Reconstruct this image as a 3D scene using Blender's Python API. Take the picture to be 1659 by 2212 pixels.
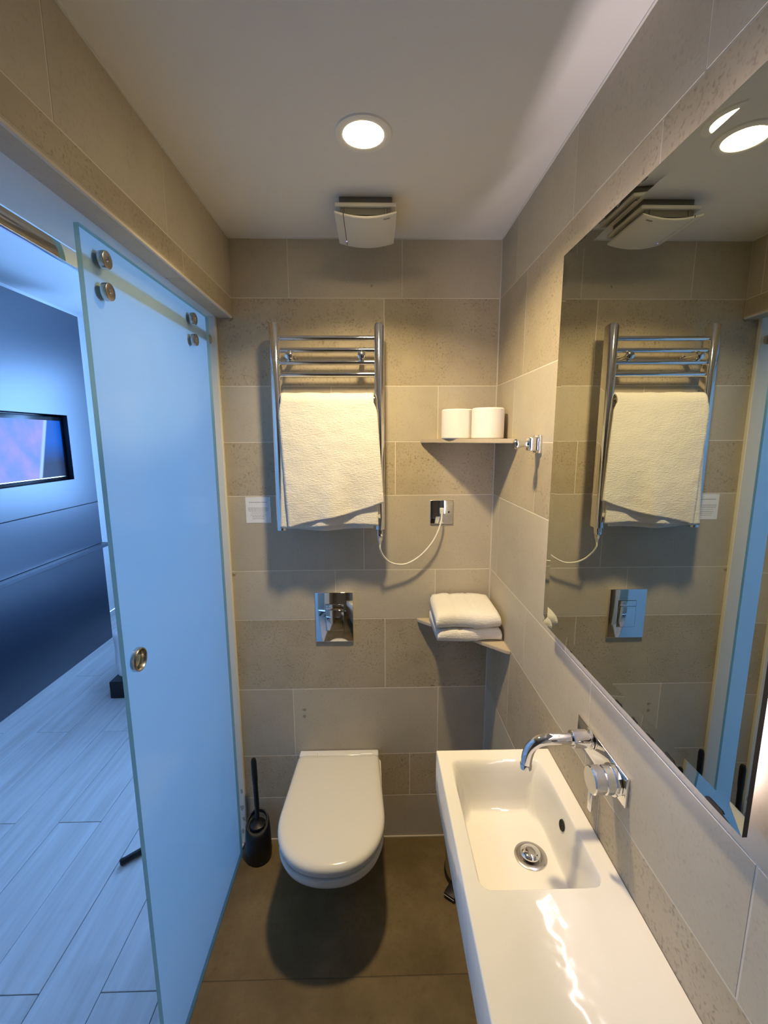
import bpy, bmesh, math, random
from mathutils import Vector, Matrix
from mathutils import noise as mnoise

random.seed(7)
for o in list(bpy.data.objects):
    bpy.data.objects.remove(o, do_unlink=True)
scene = bpy.context.scene
COL = scene.collection

# ------------------------------------------------------------------ camera
CAM_H = 1.6616
F_PX = 955.0
PITCH, YAW, ROLL = 0.1643, 0.0222, 0.0038
cy_, sy_, cp_, sp_ = math.cos(YAW), math.sin(YAW), math.cos(PITCH), math.sin(PITCH)
fwd = Vector((sy_ * cp_, cy_ * cp_, -sp_))
r0 = Vector((cy_, -sy_, 0))
d0 = fwd.cross(r0)
right = math.cos(ROLL) * r0 + math.sin(ROLL) * d0
down = -math.sin(ROLL) * r0 + math.cos(ROLL) * d0
cam_d = bpy.data.cameras.new('camera')
cam = bpy.data.objects.new('camera', cam_d)
COL.objects.link(cam)
cam_d.sensor_fit = 'HORIZONTAL'
cam_d.sensor_width = 36.0
cam_d.lens = F_PX / 1659.0 * 36.0
cam_d.clip_start = 0.02
m = Matrix((right, -down, -fwd)).transposed().to_4x4()
m.translation = Vector((0, 0, CAM_H))
cam.matrix_world = m
scene.camera = cam

# ------------------------------------------------------------------ world, exposure
world = bpy.data.worlds.new('daylight')
scene.world = world
world.use_nodes = True
bg = world.node_tree.nodes['Background']
bg.inputs[0].default_value = (0.22, 0.475, 1.0, 1)
bg.inputs[1].default_value = 17.5
scene.view_settings.view_transform = 'Standard'
scene.view_settings.look = 'None'
scene.view_settings.exposure = 0.0
scene.view_settings.gamma = 1.0
scene.view_settings.use_curve_mapping = False
scene.cycles.max_bounces = 8
scene.cycles.diffuse_bounces = 4
scene.cycles.use_adaptive_sampling = True
scene.cycles.adaptive_threshold = 0.03
scene.cycles.adaptive_min_samples = 32
scene.cycles.glossy_bounces = 6
scene.cycles.transmission_bounces = 8
scene.cycles.transparent_max_bounces = 12
scene.cycles.sample_clamp_indirect = 4.0
scene.cycles.blur_glossy = 0.5
scene.cycles.use_denoising = True

# bedroom window opening (in the far bedroom wall), with a portal for the daylight
WIN = (-1.45, 0.35, 0.95, 2.40)
WALL_FAR_Y = 4.5
pl = bpy.data.lights.new('window_portal', 'AREA')
pl.shape = 'RECTANGLE'
pl.size = WIN[1] - WIN[0]
pl.size_y = WIN[3] - WIN[2]
pl.cycles.is_portal = True
po = bpy.data.objects.new('window_portal', pl)
COL.objects.link(po)
po.location = ((WIN[0] + WIN[1]) / 2, WALL_FAR_Y + 0.11, (WIN[2] + WIN[3]) / 2)
po.rotation_euler = (math.radians(-90), 0, 0)

# added unseen window opening in the left bedroom wall, brightens the glass door
ADDED_WIN = (1.15, 1.60, 1.55, 2.35)
WALL_LEFT_X = -2.6
pl2 = bpy.data.lights.new('window_portal', 'AREA')
pl2.shape = 'RECTANGLE'
pl2.size = ADDED_WIN[3] - ADDED_WIN[2]
pl2.size_y = ADDED_WIN[1] - ADDED_WIN[0]
pl2.cycles.is_portal = True
po2 = bpy.data.objects.new('window_portal', pl2)
COL.objects.link(po2)
po2.location = (WALL_LEFT_X - 0.11, (ADDED_WIN[0] + ADDED_WIN[1]) / 2, (ADDED_WIN[2] + ADDED_WIN[3]) / 2)
po2.rotation_euler = (0, math.radians(-90), 0)

LAMP_STRENGTH = 62.0
LAMP_WATTS = 10.2
LED_STRENGTH = 55.0

# ------------------------------------------------------------------ materials
def nmat(name):
    mt = bpy.data.materials.new(name)
    mt.use_nodes = True
    nt = mt.node_tree
    b = nt.nodes['Principled BSDF']
    return mt, nt, b

def simple(name, col, rough=0.5, metal=0.0, spec=0.5, coat=0.0, bump=0.0, bscale=200.0, sheen=0.0):
    mt, nt, b = nmat(name)
    b.inputs['Base Color'].default_value = (*col, 1)
    b.inputs['Roughness'].default_value = rough
    b.inputs['Metallic'].default_value = metal
    b.inputs['Specular IOR Level'].default_value = spec
    b.inputs['Coat Weight'].default_value = coat
    if sheen:
        b.inputs['Sheen Weight'].default_value = sheen
    tc = nt.nodes.new('ShaderNodeTexCoord')
    nz = nt.nodes.new('ShaderNodeTexNoise')
    nz.inputs['Scale'].default_value = bscale
    nt.links.new(tc.outputs['Object'], nz.inputs['Vector'])
    if bump:
        bp = nt.nodes.new('ShaderNodeBump')
        bp.inputs['Strength'].default_value = bump
        bp.inputs['Distance'].default_value = 0.002
        nt.links.new(nz.outputs['Fac'], bp.inputs['Height'])
        nt.links.new(bp.outputs['Normal'], b.inputs['Normal'])
    return mt

def emis(name, col, strength):
    mt = bpy.data.materials.new(name)
    mt.use_nodes = True
    nt = mt.node_tree
    nt.nodes.clear()
    e = nt.nodes.new('ShaderNodeEmission')
    e.inputs[0].default_value = (*col, 1)
    e.inputs[1].default_value = strength
    out = nt.nodes.new('ShaderNodeOutputMaterial')
    nt.links.new(e.outputs[0], out.inputs[0])
    return mt

def mixc(nt, fac, a, b, blend='MIX'):
    n = nt.nodes.new('ShaderNodeMix')
    n.data_type = 'RGBA'
    n.blend_type = blend
    for s, v in ((n.inputs[0], fac), (n.inputs[6], a), (n.inputs[7], b)):
        if hasattr(v, 'is_output') or hasattr(v, 'links'):
            nt.links.new(v, s)
        elif isinstance(v, (int, float)):
            s.default_value = v
        else:
            s.default_value = (*v, 1)
    return n.outputs[2]

def ramp(nt, src, p0, p1):
    n = nt.nodes.new('ShaderNodeMapRange')
    n.inputs[1].default_value = p0
    n.inputs[2].default_value = p1
    nt.links.new(src, n.inputs[0])
    return n.outputs[0]

def stone(name, base, mott, speck_col, speck_amt, vary=0.10, rough=0.5, speck_scale=150.0, mscale=5.0):
    """limestone-look tile: cloudy mottling, small specks, a per-tile tint"""
    mt, nt, b = nmat(name)
    L = nt.links
    tc = nt.nodes.new('ShaderNodeTexCoord')
    oi = nt.nodes.new('ShaderNodeObjectInfo')
    ad = nt.nodes.new('ShaderNodeVectorMath'); ad.operation = 'MULTIPLY_ADD'
    cb = nt.nodes.new('ShaderNodeCombineXYZ')
    for i in range(3):
        L.new(oi.outputs['Random'], cb.inputs[i])
    L.new(cb.outputs[0], ad.inputs[0])
    ad.inputs[1].default_value = (37, 53, 71)
    L.new(tc.outputs['Object'], ad.inputs[2])
    vec = ad.outputs[0]
    n1 = nt.nodes.new('ShaderNodeTexNoise'); n1.inputs['Scale'].default_value = mscale
    n1.inputs['Detail'].default_value = 6; n1.inputs['Roughness'].default_value = 0.65
    n2 = nt.nodes.new('ShaderNodeTexNoise'); n2.inputs['Scale'].default_value = speck_scale
    n2.inputs['Detail'].default_value = 5
    n3 = nt.nodes.new('ShaderNodeTexNoise'); n3.inputs['Scale'].default_value = mscale * 3.3
    n3.inputs['Detail'].default_value = 4
    n4 = nt.nodes.new('ShaderNodeTexNoise'); n4.inputs['Scale'].default_value = 16
    n4.inputs['Detail'].default_value = 2
    for n in (n1, n2, n3, n4):
        L.new(vec, n.inputs['Vector'])
    c = mixc(nt, ramp(nt, n1.outputs['Fac'], 0.33, 0.67), base, mott)
    # small dark specks gathered in clusters
    sp = nt.nodes.new('ShaderNodeMath'); sp.operation = 'MULTIPLY'
    L.new(ramp(nt, n2.outputs['Fac'], 0.53, 0.68), sp.inputs[0])
    L.new(ramp(nt, n3.outputs['Fac'], 0.32, 0.62), sp.inputs[1])
    s2 = nt.nodes.new('ShaderNodeMath'); s2.operation = 'MULTIPLY'
    L.new(sp.outputs[0], s2.inputs[0]); s2.inputs[1].default_value = speck_amt
    c = mixc(nt, s2.outputs[0], c, speck_col)
    # a rare bigger fossil mark
    s3 = nt.nodes.new('ShaderNodeMath'); s3.operation = 'MULTIPLY'
    L.new(ramp(nt, n4.outputs['Fac'], 0.765, 0.785), s3.inputs[0]); s3.inputs[1].default_value = 0.55
    c = mixc(nt, s3.outputs[0], c, (0.12, 0.09, 0.06))
    hs = nt.nodes.new('ShaderNodeHueSaturation')
    L.new(c, hs.inputs['Color'])
    mr = nt.nodes.new('ShaderNodeMapRange')
    mr.inputs[3].default_value = 1 - vary; mr.inputs[4].default_value = 1 + vary
    L.new(oi.outputs['Random'], mr.inputs[0]); L.new(mr.outputs[0], hs.inputs['Value'])
    L.new(hs.outputs[0], b.inputs['Base Color'])
    b.inputs['Roughness'].default_value = rough
    b.inputs['Specular IOR Level'].default_value = 0.35
    bp = nt.nodes.new('ShaderNodeBump'); bp.inputs['Strength'].default_value = 0.12
    bp.inputs['Distance'].default_value = 0.001
    L.new(n2.outputs['Fac'], bp.inputs['Height'])
    L.new(bp.outputs['Normal'], b.inputs['Normal'])
    return mt

M = {}
M['tile'] = stone('limestone_tile_plain', (0.52, 0.465, 0.36), (0.46, 0.41, 0.315), (0.22, 0.18, 0.13), 0.25, 0.06)
M['speck'] = stone('limestone_tile_speckled', (0.49, 0.42, 0.30), (0.40, 0.34, 0.24), (0.17, 0.13, 0.08), 0.62, 0.05)
M['floor_tile'] = stone('floor_tile_stone', (0.205, 0.148, 0.072), (0.105, 0.073, 0.031), (0.08, 0.055, 0.024), 0.3, 0.03, 0.6, 70, 3.4)
M['grout'] = simple('pale_grout', (0.70, 0.64, 0.54), 0.9, bump=0.2)
M['floor_grout'] = simple('dark_floor_grout', (0.12, 0.09, 0.055), 0.9, bump=0.2)
M['caulk'] = simple('cream_sealant', (0.60, 0.545, 0.44), 0.6, bump=0.05)
M['ceil'] = simple('ceiling_paint', (0.80, 0.78, 0.74), 0.85, bump=0.05, bscale=60)
M['white_paint'] = simple('white_gloss_paint', (0.74, 0.74, 0.68), 0.45, bump=0.03, bscale=40)
M['room_wall'] = simple('bedroom_wall_paint', (0.86, 0.86, 0.86), 0.85, bump=0.05, bscale=60)
M['chrome'] = simple('chrome', (0.86, 0.86, 0.87), 0.06, 1.0)
M['chrome_rough'] = simple('brushed_chrome', (0.62, 0.60, 0.58), 0.22, 1.0)
M['silver'] = simple('mirror_silver', (0.63, 0.645, 0.585), 0.0, 1.0)
M['mirror_edge'] = simple('mirror_edge', (0.05, 0.04, 0.035), 0.35, bump=0.1)
M['mirror_frame'] = simple('mirror_back_box', (0.75, 0.74, 0.72), 0.5, bump=0.02)
M['desilver'] = simple('blackened_silvering', (0.035, 0.025, 0.025), 0.4, bump=0.2)
M['ceramic'] = simple('white_ceramic', (0.80, 0.785, 0.74), 0.085, spec=0.5, coat=0.0, bump=0.0)
def wavy(mt, scale, dist, strength):
    nt = mt.node_tree; b = nt.nodes['Principled BSDF']
    tc = nt.nodes.new('ShaderNodeTexCoord'); nz = nt.nodes.new('ShaderNodeTexNoise')
    nz.inputs['Scale'].default_value = scale; nz.inputs['Detail'].default_value = 2
    nt.links.new(tc.outputs['Object'], nz.inputs['Vector'])
    bp = nt.nodes.new('ShaderNodeBump'); bp.inputs['Strength'].default_value = strength; bp.inputs['Distance'].default_value = dist
    nt.links.new(nz.outputs['Fac'], bp.inputs['Height']); nt.links.new(bp.outputs[0], b.inputs['Normal']); nt.links.new(bp.outputs[0], b.inputs['Coat Normal'])
wavy(M['ceramic'], 17.0, 0.0032, 0.5)
M['seat'] = simple('toilet_seat_plastic', (0.76, 0.74, 0.69), 0.16, spec=0.5, coat=0.2)
M['plastic'] = simple('white_plastic', (0.66, 0.65, 0.60), 0.4)
M['shade_plastic'] = simple('fan_shade_plastic', (0.16, 0.155, 0.14), 0.6)  # white fan plastic with the shade of its gaps put into the colour
M['cord'] = simple('white_flex', (0.78, 0.76, 0.70), 0.45)
M['black'] = simple('black_plastic', (0.006, 0.006, 0.007), 0.45, bump=0.05)
M['dark'] = simple('dark_gap', (0.012, 0.011, 0.010), 0.8)
M['grey_print'] = simple('grey_print', (0.28, 0.28, 0.30), 0.8)
M['paper'] = simple('white_paper', (0.78, 0.79, 0.80), 0.7, bump=0.05)
M['tissue'] = simple('toilet_tissue', (0.85, 0.82, 0.78), 0.95, bump=0.25, bscale=150)
M['card'] = simple('grey_cardboard', (0.45, 0.38, 0.30), 0.9, bump=0.1)
M['lamp_trim'] = simple('lamp_trim_paint', (0.88, 0.86, 0.80), 0.35)
M['lamp'] = emis('lamp_diffuser_glow', (1.0, 0.77, 0.42), LAMP_STRENGTH)
M['led'] = emis('mirror_led_glow', (1.0, 0.84, 0.86), 3.0)
M['fan_led'] = emis('fan_indicator_glow', (0.35, 0.3, 1.0), 3.0)
M['shelf'] = stone('shelf_stone', (0.50, 0.43, 0.32), (0.46, 0.39, 0.29), (0.25, 0.2, 0.14), 0.2, 0.02)
M['duvet'] = simple('white_bed_linen', (0.82, 0.83, 0.85), 0.9, bump=0.3, bscale=25)
M['navy'] = simple('navy_lacquer', (0.004, 0.013, 0.033), 0.34, spec=1.0, bump=0.02, bscale=30)
M['navy'].node_tree.nodes['Principled BSDF'].inputs['IOR'].default_value = 1.62
M['bezel'] = simple('tv_bezel', (0.004, 0.004, 0.006), 0.2)

def towel_mat():
    mt, nt, b = nmat('white_terry')
    L = nt.links
    b.inputs['Base Color'].default_value = (0.78, 0.755, 0.70, 1)
    b.inputs['Roughness'].default_value = 1.0
    b.inputs['Specular IOR Level'].default_value = 0.1
    b.inputs['Sheen Weight'].default_value = 0.3
    tc = nt.nodes.new('ShaderNodeTexCoord')
    mp = nt.nodes.new('ShaderNodeMapping'); mp.inputs['Scale'].default_value = (1, 1, 2.6)
    L.new(tc.outputs['Object'], mp.inputs[0])
    n1 = nt.nodes.new('ShaderNodeTexNoise'); n1.inputs['Scale'].default_value = 95
    n1.inputs['Detail'].default_value = 4
    L.new(mp.outputs[0], n1.inputs['Vector'])
    n2 = nt.nodes.new('ShaderNodeTexNoise'); n2.inputs['Scale'].default_value = 420
    L.new(tc.outputs['Object'], n2.inputs['Vector'])
    ad = nt.nodes.new('ShaderNodeMath'); ad.operation = 'MULTIPLY_ADD'
    L.new(n2.outputs['Fac'], ad.inputs[0]); ad.inputs[1].default_value = 0.5
    L.new(n1.outputs['Fac'], ad.inputs[2])
    bp = nt.nodes.new('ShaderNodeBump'); bp.inputs['Strength'].default_value = 0.55
    bp.inputs['Distance'].default_value = 0.004
    L.new(ad.outputs[0], bp.inputs['Height']); L.new(bp.outputs[0], b.inputs['Normal'])
    return mt
M['towel'] = towel_mat()

def wood_mat():
    mt, nt, b = nmat('whitewashed_oak')
    L = nt.links
    tc = nt.nodes.new('ShaderNodeTexCoord'); oi = nt.nodes.new('ShaderNodeObjectInfo')
    cb = nt.nodes.new('ShaderNodeCombineXYZ')
    for i in range(3):
        L.new(oi.outputs['Random'], cb.inputs[i])
    ad = nt.nodes.new('ShaderNodeVectorMath'); ad.operation = 'MULTIPLY_ADD'
    L.new(cb.outputs[0], ad.inputs[0]); ad.inputs[1].default_value = (31, 47, 13)
    L.new(tc.outputs['Object'], ad.inputs[2])
    mp = nt.nodes.new('ShaderNodeMapping'); mp.inputs['Scale'].default_value = (14, 0.9, 1)
    L.new(ad.outputs[0], mp.inputs[0])
    n1 = nt.nodes.new('ShaderNodeTexNoise'); n1.inputs['Scale'].default_value = 2.0
    n1.inputs['Detail'].default_value = 7; n1.inputs['Roughness'].default_value = 0.6
    L.new(mp.outputs[0], n1.inputs['Vector'])
    n2 = nt.nodes.new('ShaderNodeTexNoise'); n2.inputs['Scale'].default_value = 3.5
    n2.inputs['Detail'].default_value = 5
    L.new(ad.outputs[0], n2.inputs['Vector'])
    c = mixc(nt, ramp(nt, n1.outputs['Fac'], 0.32, 0.68), (0.50, 0.46, 0.43), (0.64, 0.61, 0.59))
    f = nt.nodes.new('ShaderNodeMath'); f.operation = 'MULTIPLY'
    L.new(ramp(nt, n2.outputs['Fac'], 0.62, 0.8), f.inputs[0]); f.inputs[1].default_value = 0.5
    c = mixc(nt, f.outputs[0], c, (0.36, 0.32, 0.29))
    L.new(c, b.inputs['Base Color'])
    b.inputs['Roughness'].default_value = 0.5
    bp = nt.nodes.new('ShaderNodeBump'); bp.inputs['Strength'].default_value = 0.1
    bp.inputs['Distance'].default_value = 0.002
    L.new(n1.outputs['Fac'], bp.inputs['Height']); L.new(bp.outputs[0], b.inputs['Normal'])
    return mt
M['wood'] = wood_mat()
M['wood_gap'] = simple('plank_gap', (0.10, 0.08, 0.08), 0.9)

def glass_front():
    mt = bpy.data.materials.new('door_glass_clear_face'); mt.use_nodes = True
    nt = mt.node_tree; nt.nodes.clear(); L = nt.links
    tr = nt.nodes.new('ShaderNodeBsdfTransparent'); tr.inputs[0].default_value = (0.90, 0.97, 0.97, 1)
    gl = nt.nodes.new('ShaderNodeBsdfGlossy'); gl.inputs['Roughness'].default_value = 0.12
    fr = nt.nodes.new('ShaderNodeFresnel'); fr.inputs[0].default_value = 1.25
    mx = nt.nodes.new('ShaderNodeMixShader')
    L.new(fr.outputs[0], mx.inputs[0]); L.new(tr.outputs[0], mx.inputs[1]); L.new(gl.outputs[0], mx.inputs[2])
    out = nt.nodes.new('ShaderNodeOutputMaterial'); L.new(mx.outputs[0], out.inputs[0])
    return mt

def glass_frost():
    mt = bpy.data.materials.new('door_glass_frosted_face'); mt.use_nodes = True
    nt = mt.node_tree; nt.nodes.clear(); L = nt.links
    tl = nt.nodes.new('ShaderNodeBsdfTranslucent'); tl.inputs[0].default_value = (0.82, 0.90, 0.93, 1)
    df = nt.nodes.new('ShaderNodeBsdfDiffuse'); df.inputs[0].default_value = (0.62, 0.72, 0.72, 1)
    mx = nt.nodes.new('ShaderNodeMixShader'); mx.inputs[0].default_value = 0.22
    L.new(tl.outputs[0], mx.inputs[1]); L.new(df.outputs[0], mx.inputs[2])
    out = nt.nodes.new('ShaderNodeOutputMaterial'); L.new(mx.outputs[0], out.inputs[0])
    return mt
M['glass_front'] = glass_front()
M['glass_frost'] = glass_frost()
def glass_edge():
    mt = bpy.data.materials.new('door_glass_edge'); mt.use_nodes = True
    nt = mt.node_tree; nt.nodes.clear(); L = nt.links
    tl = nt.nodes.new('ShaderNodeBsdfTranslucent'); tl.inputs[0].default_value = (0.50, 0.78, 0.76, 1)
    df = nt.nodes.new('ShaderNodeBsdfDiffuse'); df.inputs[0].default_value = (0.48, 0.74, 0.72, 1)
    mx = nt.nodes.new('ShaderNodeMixShader'); mx.inputs[0].default_value = 0.6
    L.new(tl.outputs[0], mx.inputs[1]); L.new(df.outputs[0], mx.inputs[2])
    out = nt.nodes.new('ShaderNodeOutputMaterial'); L.new(mx.outputs[0], out.inputs[0])
    return mt
M['glass_edge'] = glass_edge()

# ------------------------------------------------------------------ mesh helpers
def link(name, bm, mat, parent=None, loc=None, smooth=False, mats=None):
    me = bpy.data.meshes.new(name)
    bm.normal_update()
    bm.to_mesh(me); bm.free()
    for mm in (mats or [mat]):
        me.materials.append(mm)
    if smooth:
        for p in me.polygons:
            p.use_smooth = True
    o = bpy.data.objects.new(name, me)
    COL.objects.link(o)
    if loc is not None:
        o.location = loc
    if parent is not None:
        o.parent = parent
        o.matrix_parent_inverse = Matrix.Identity(4)
        pw = world_loc(parent)
        o.location = Vector(o.location) - pw
    return o

def world_loc(o):
    v = Vector(o.location)
    p = o.parent
    while p is not None:
        v += Vector(p.location); p = p.parent
    return v

def auto_smooth(o, ang=40):
    me = o.data
    for p in me.polygons:
        p.use_smooth = True
    try:
        me.set_sharp_from_angle(angle=math.radians(ang))
    except Exception:
        pass
    return o

def empty(name, loc, label, cat, group=None):
    o = bpy.data.objects.new(name, None)
    COL.objects.link(o)
    o.empty_display_size = 0.05
    o.location = loc
    tag(o, label, cat, group)
    return o

def tag(o, label, cat, group=None):
    o['label'] = label
    o['category'] = cat
    if group:
        o['group'] = group
    return o

def struct(o, label=None):
    o['kind'] = 'structure'
    if label:
        o['label'] = label
    return o

def add_box(bm, x0, x1, y0, y1, z0, z1, bev=0.0, seg=2, off=(0, 0, 0)):
    vs = [bm.verts.new((x - off[0], y - off[1], z - off[2])) for x in (x0, x1) for y in (y0, y1) for z in (z0, z1)]
    q = [(0, 1, 3, 2), (4, 6, 7, 5), (0, 4, 5, 1), (2, 3, 7, 6), (0, 2, 6, 4), (1, 5, 7, 3)]
    fs = [bm.faces.new([vs[i] for i in f]) for f in q]
    if bev:
        es = list({e for f in fs for e in f.edges})
        bmesh.ops.bevel(bm, geom=es, offset=bev, segments=seg, profile=0.5, affect='EDGES')
    return fs

def box(name, x0, x1, y0, y1, z0, z1, mat, parent=None, bev=0.0, seg=2, center=True):
    bm = bmesh.new()
    c = ((x0 + x1) / 2, (y0 + y1) / 2, (z0 + z1) / 2) if center else (0, 0, 0)
    add_box(bm, x0, x1, y0, y1, z0, z1, bev, seg, c)
    o = link(name, bm, mat, parent, c)
    if bev and seg > 1:
        auto_smooth(o, 50)
    return o

def add_lathe(bm, prof, seg=32, axis='Z', center=(0, 0, 0), sx=1.0, sy=1.0):
    """prof: list of (r, h). axis: direction of h."""
    rings = []
    for r, h in prof:
        if r < 1e-6:
            ring = [bm.verts.new(place(0, 0, h, axis, center))]
        else:
            ring = [bm.verts.new(place(r * sx * math.cos(2 * math.pi * i / seg), r * sy * math.sin(2 * math.pi * i / seg), h, axis, center)) for i in range(seg)]
        rings.append(ring)
    for a, b in zip(rings[:-1], rings[1:]):
        if len(a) == 1 and len(b) == 1:
            continue
        for i in range(seg):
            j = (i + 1) % seg
            try:
                if len(a) == 1:
                    bm.faces.new((a[0], b[i], b[j]))
                elif len(b) == 1:
                    bm.faces.new((a[i], b[0], a[j]))
                else:
                    bm.faces.new((a[i], b[i], b[j], a[j]))
            except ValueError:
                pass
    bmesh.ops.recalc_face_normals(bm, faces=bm.faces[:])

def place(u, v, h, axis, c):
    if axis == 'Z':
        p = (u, v, h)
    elif axis == 'X':
        p = (h, u, v)
    else:
        p = (u, h, v)
    return (p[0] + c[0], p[1] + c[1], p[2] + c[2])

def lathe(name, prof, loc, mat, parent=None, seg=32, axis='Z', sx=1.0, sy=1.0, ang=35):
    bm = bmesh.new()
    add_lathe(bm, prof, seg, axis, (0, 0, 0), sx, sy)
    o = link(name, bm, mat, parent, loc)
    return auto_smooth(o, ang)

def add_tube(bm, pts, r, seg=12, cap=True):
    pts = [Vector(p) for p in pts]
    n = len(pts)
    rr = r if isinstance(r, (list, tuple)) else [r] * n
    prev = None
    rings = []
    for i in range(n):
        t = (pts[min(i + 1, n - 1)] - pts[max(i - 1, 0)]).normalized()
        if prev is None:
            up = Vector((0, 0, 1)) if abs(t.z) < 0.9 else Vector((1, 0, 0))
            u = t.cross(up).normalized()
        else:
            u = (prev - t * prev.dot(t)).normalized()
        prev = u
        v = t.cross(u)
        rings.append([bm.verts.new(pts[i] + rr[i] * (math.cos(2 * math.pi * k / seg) * u + math.sin(2 * math.pi * k / seg) * v)) for k in range(seg)])
    for a, b in zip(rings[:-1], rings[1:]):
        for k in range(seg):
            j = (k + 1) % seg
            bm.faces.new((a[k], a[j], b[j], b[k]))
    if cap:
        bm.faces.new(rings[0][::-1]); bm.faces.new(rings[-1])
    bmesh.ops.recalc_face_normals(bm, faces=bm.faces[:])

def tube(name, pts, r, mat, parent=None, seg=14, ang=40):
    c = Vector(pts[0])
    bm = bmesh.new()
    add_tube(bm, [Vector(p) - c for p in pts], r, seg)
    return auto_smooth(link(name, bm, mat, parent, c), ang)

def catmull(P, n=10):
    P = [Vector(p) for p in P]
    out = []
    for i in range(len(P) - 1):
        p0, p1, p2, p3 = P[max(i - 1, 0)], P[i], P[i + 1], P[min(i + 2, len(P) - 1)]
        for k in range(n):
            t = k / n
            out.append(0.5 * ((2 * p1) + (-p0 + p2) * t + (2 * p0 - 5 * p1 + 4 * p2 - p3) * t * t + (-p0 + 3 * p1 - 3 * p2 + p3) * t ** 3))
    out.append(P[-1])
    return out

def extrude_poly(bm, pts, d):
    """closed polygon (list of 3d points) extruded by vector d"""
    a = [bm.verts.new(p) for p in pts]
    b = [bm.verts.new(Vector(p) + Vector(d)) for p in pts]
    bm.faces.new(a); bm.faces.new(b[::-1])
    n = len(a)
    for i in range(n):
        j = (i + 1) % n
        bm.faces.new((a[i], b[i], b[j], a[j]))
    bmesh.ops.recalc_face_normals(bm, faces=bm.faces[:])

def smoothstep(a, b, x):
    t = max(0.0, min(1.0, (x - a) / (b - a)))
    return t * t * (3 - 2 * t)

# ------------------------------------------------------------------ room dimensions
XR, XL, YB, ZC = 0.4418, -0.4833, 1.62, 2.3276
XJ = -0.538                       # left end of the back wall, at the door jamb
Y0 = -1.75                        # wall behind the camera
ROWS = [2.3276, 2.138, 1.846, 1.651, 1.456, 1.171, 0.976, 0.685, 0.393, 0.201, 0.004]
G = 0.0015                        # half joint width
PR = 0.0005                       # how far a tile stands proud of the grout
KIND = ['tile', 'speck', 'tile', 'speck', 'tile', 'tile', 'speck', 'tile', 'speck', 'tile']

def tile(parent, x0, x1, y0, y1, z0, z1, mat):
    return box('tile', x0, x1, y0, y1, z0, z1, mat, parent, bev=0.0004, seg=1)

# ---- back wall
wb = struct(box('wall_back', XJ, XR + 0.10, YB + PR, YB + 0.13, 0, 2.75, M['grout']), 'beige limestone tiled wall behind the toilet')
BACK = {0: [-0.287, 0.101], 1: [-0.545 + 0.004, 0.039], 2: [-0.15, 0.231], 3: [-0.31, 0.078], 4: [-0.04], 5: [-0.15, 0.231],
        6: [0.038], 7: [-0.327, 0.249], 8: [-0.25, 0.138], 9: [-0.06, 0.33]}
for r in range(10):
    z1, z0 = ROWS[r], ROWS[r + 1]
    lx = XL if r == 0 else XJ
    xs = [lx] + [x for x in BACK[r] if x > lx + 0.03] + [XR]
    for a, b in zip(xs[:-1], xs[1:]):
        tile(wb, a + (0 if a == lx else G), b - G - (0.001 if b == XR else 0), YB, YB + PR + 0.0005, z0 + G, z1 - G, M[KIND[r]])
# ---- right wall
wr = struct(box('wall_right', XR + PR, XR + 0.12, Y0, YB + 0.0, 0, 2.75, M['grout']), 'beige limestone tiled wall behind basin and mirror')
RIGHT = {0: 1.451, 1: 1.347, 2: 1.423, 3: 1.202, 4: 1.537, 5: 1.224, 6: 1.349, 7: 1.627, 8: 1.31, 9: 1.42}
STEP = {0: .395, 1: .60, 2: .395, 3: .395, 4: .585, 5: .397, 6: .585, 7: .585, 8: .395, 9: .395}
for r in range(10):
    z1, z0 = ROWS[r], ROWS[r + 1]
    ys = [YB]
    y = RIGHT[r]
    while y > -0.2:
        if y < YB - 0.02:
            ys.append(y)
        y -= STEP[r]
    ys.append(Y0 + 0.01)
    for a, b in zip(ys[:-1], ys[1:]):
        tile(wr, XR, XR + PR + 0.0005, b + G, a - G, z0 + G, z1 - G, M[KIND[r]])
# sealant bead in the back right corner and along floor/ceiling
bm = bmesh.new()
add_box(bm, XR - 0.004, XR + 0.001, YB - 0.004, YB + 0.001, 0, ZC, 0.0015, 2)
struct(link('trim_1', bm, M['caulk']), 'pale sealant bead in the tiled corner')
bm = bmesh.new()
add_box(bm, XJ, XR, YB - 0.004, YB + 0.001, -0.001, 0.005)
struct(link('trim_2', bm, M['caulk']), 'pale sealant bead along the foot of the back wall')
bm = bmesh.new()
add_box(bm, XL, XR, YB - 0.004, YB + 0.001, ZC - 0.003, ZC + 0.001)
add_box(bm, XR - 0.004, XR + 0.001, Y0, YB, ZC - 0.003, ZC + 0.001)
add_box(bm, XL - 0.001, XL + 0.004, Y0, YB, ZC - 0.003, ZC + 0.001)
struct(link('trim_3', bm, M['white_paint']), 'white sealant line around the ceiling')

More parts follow.
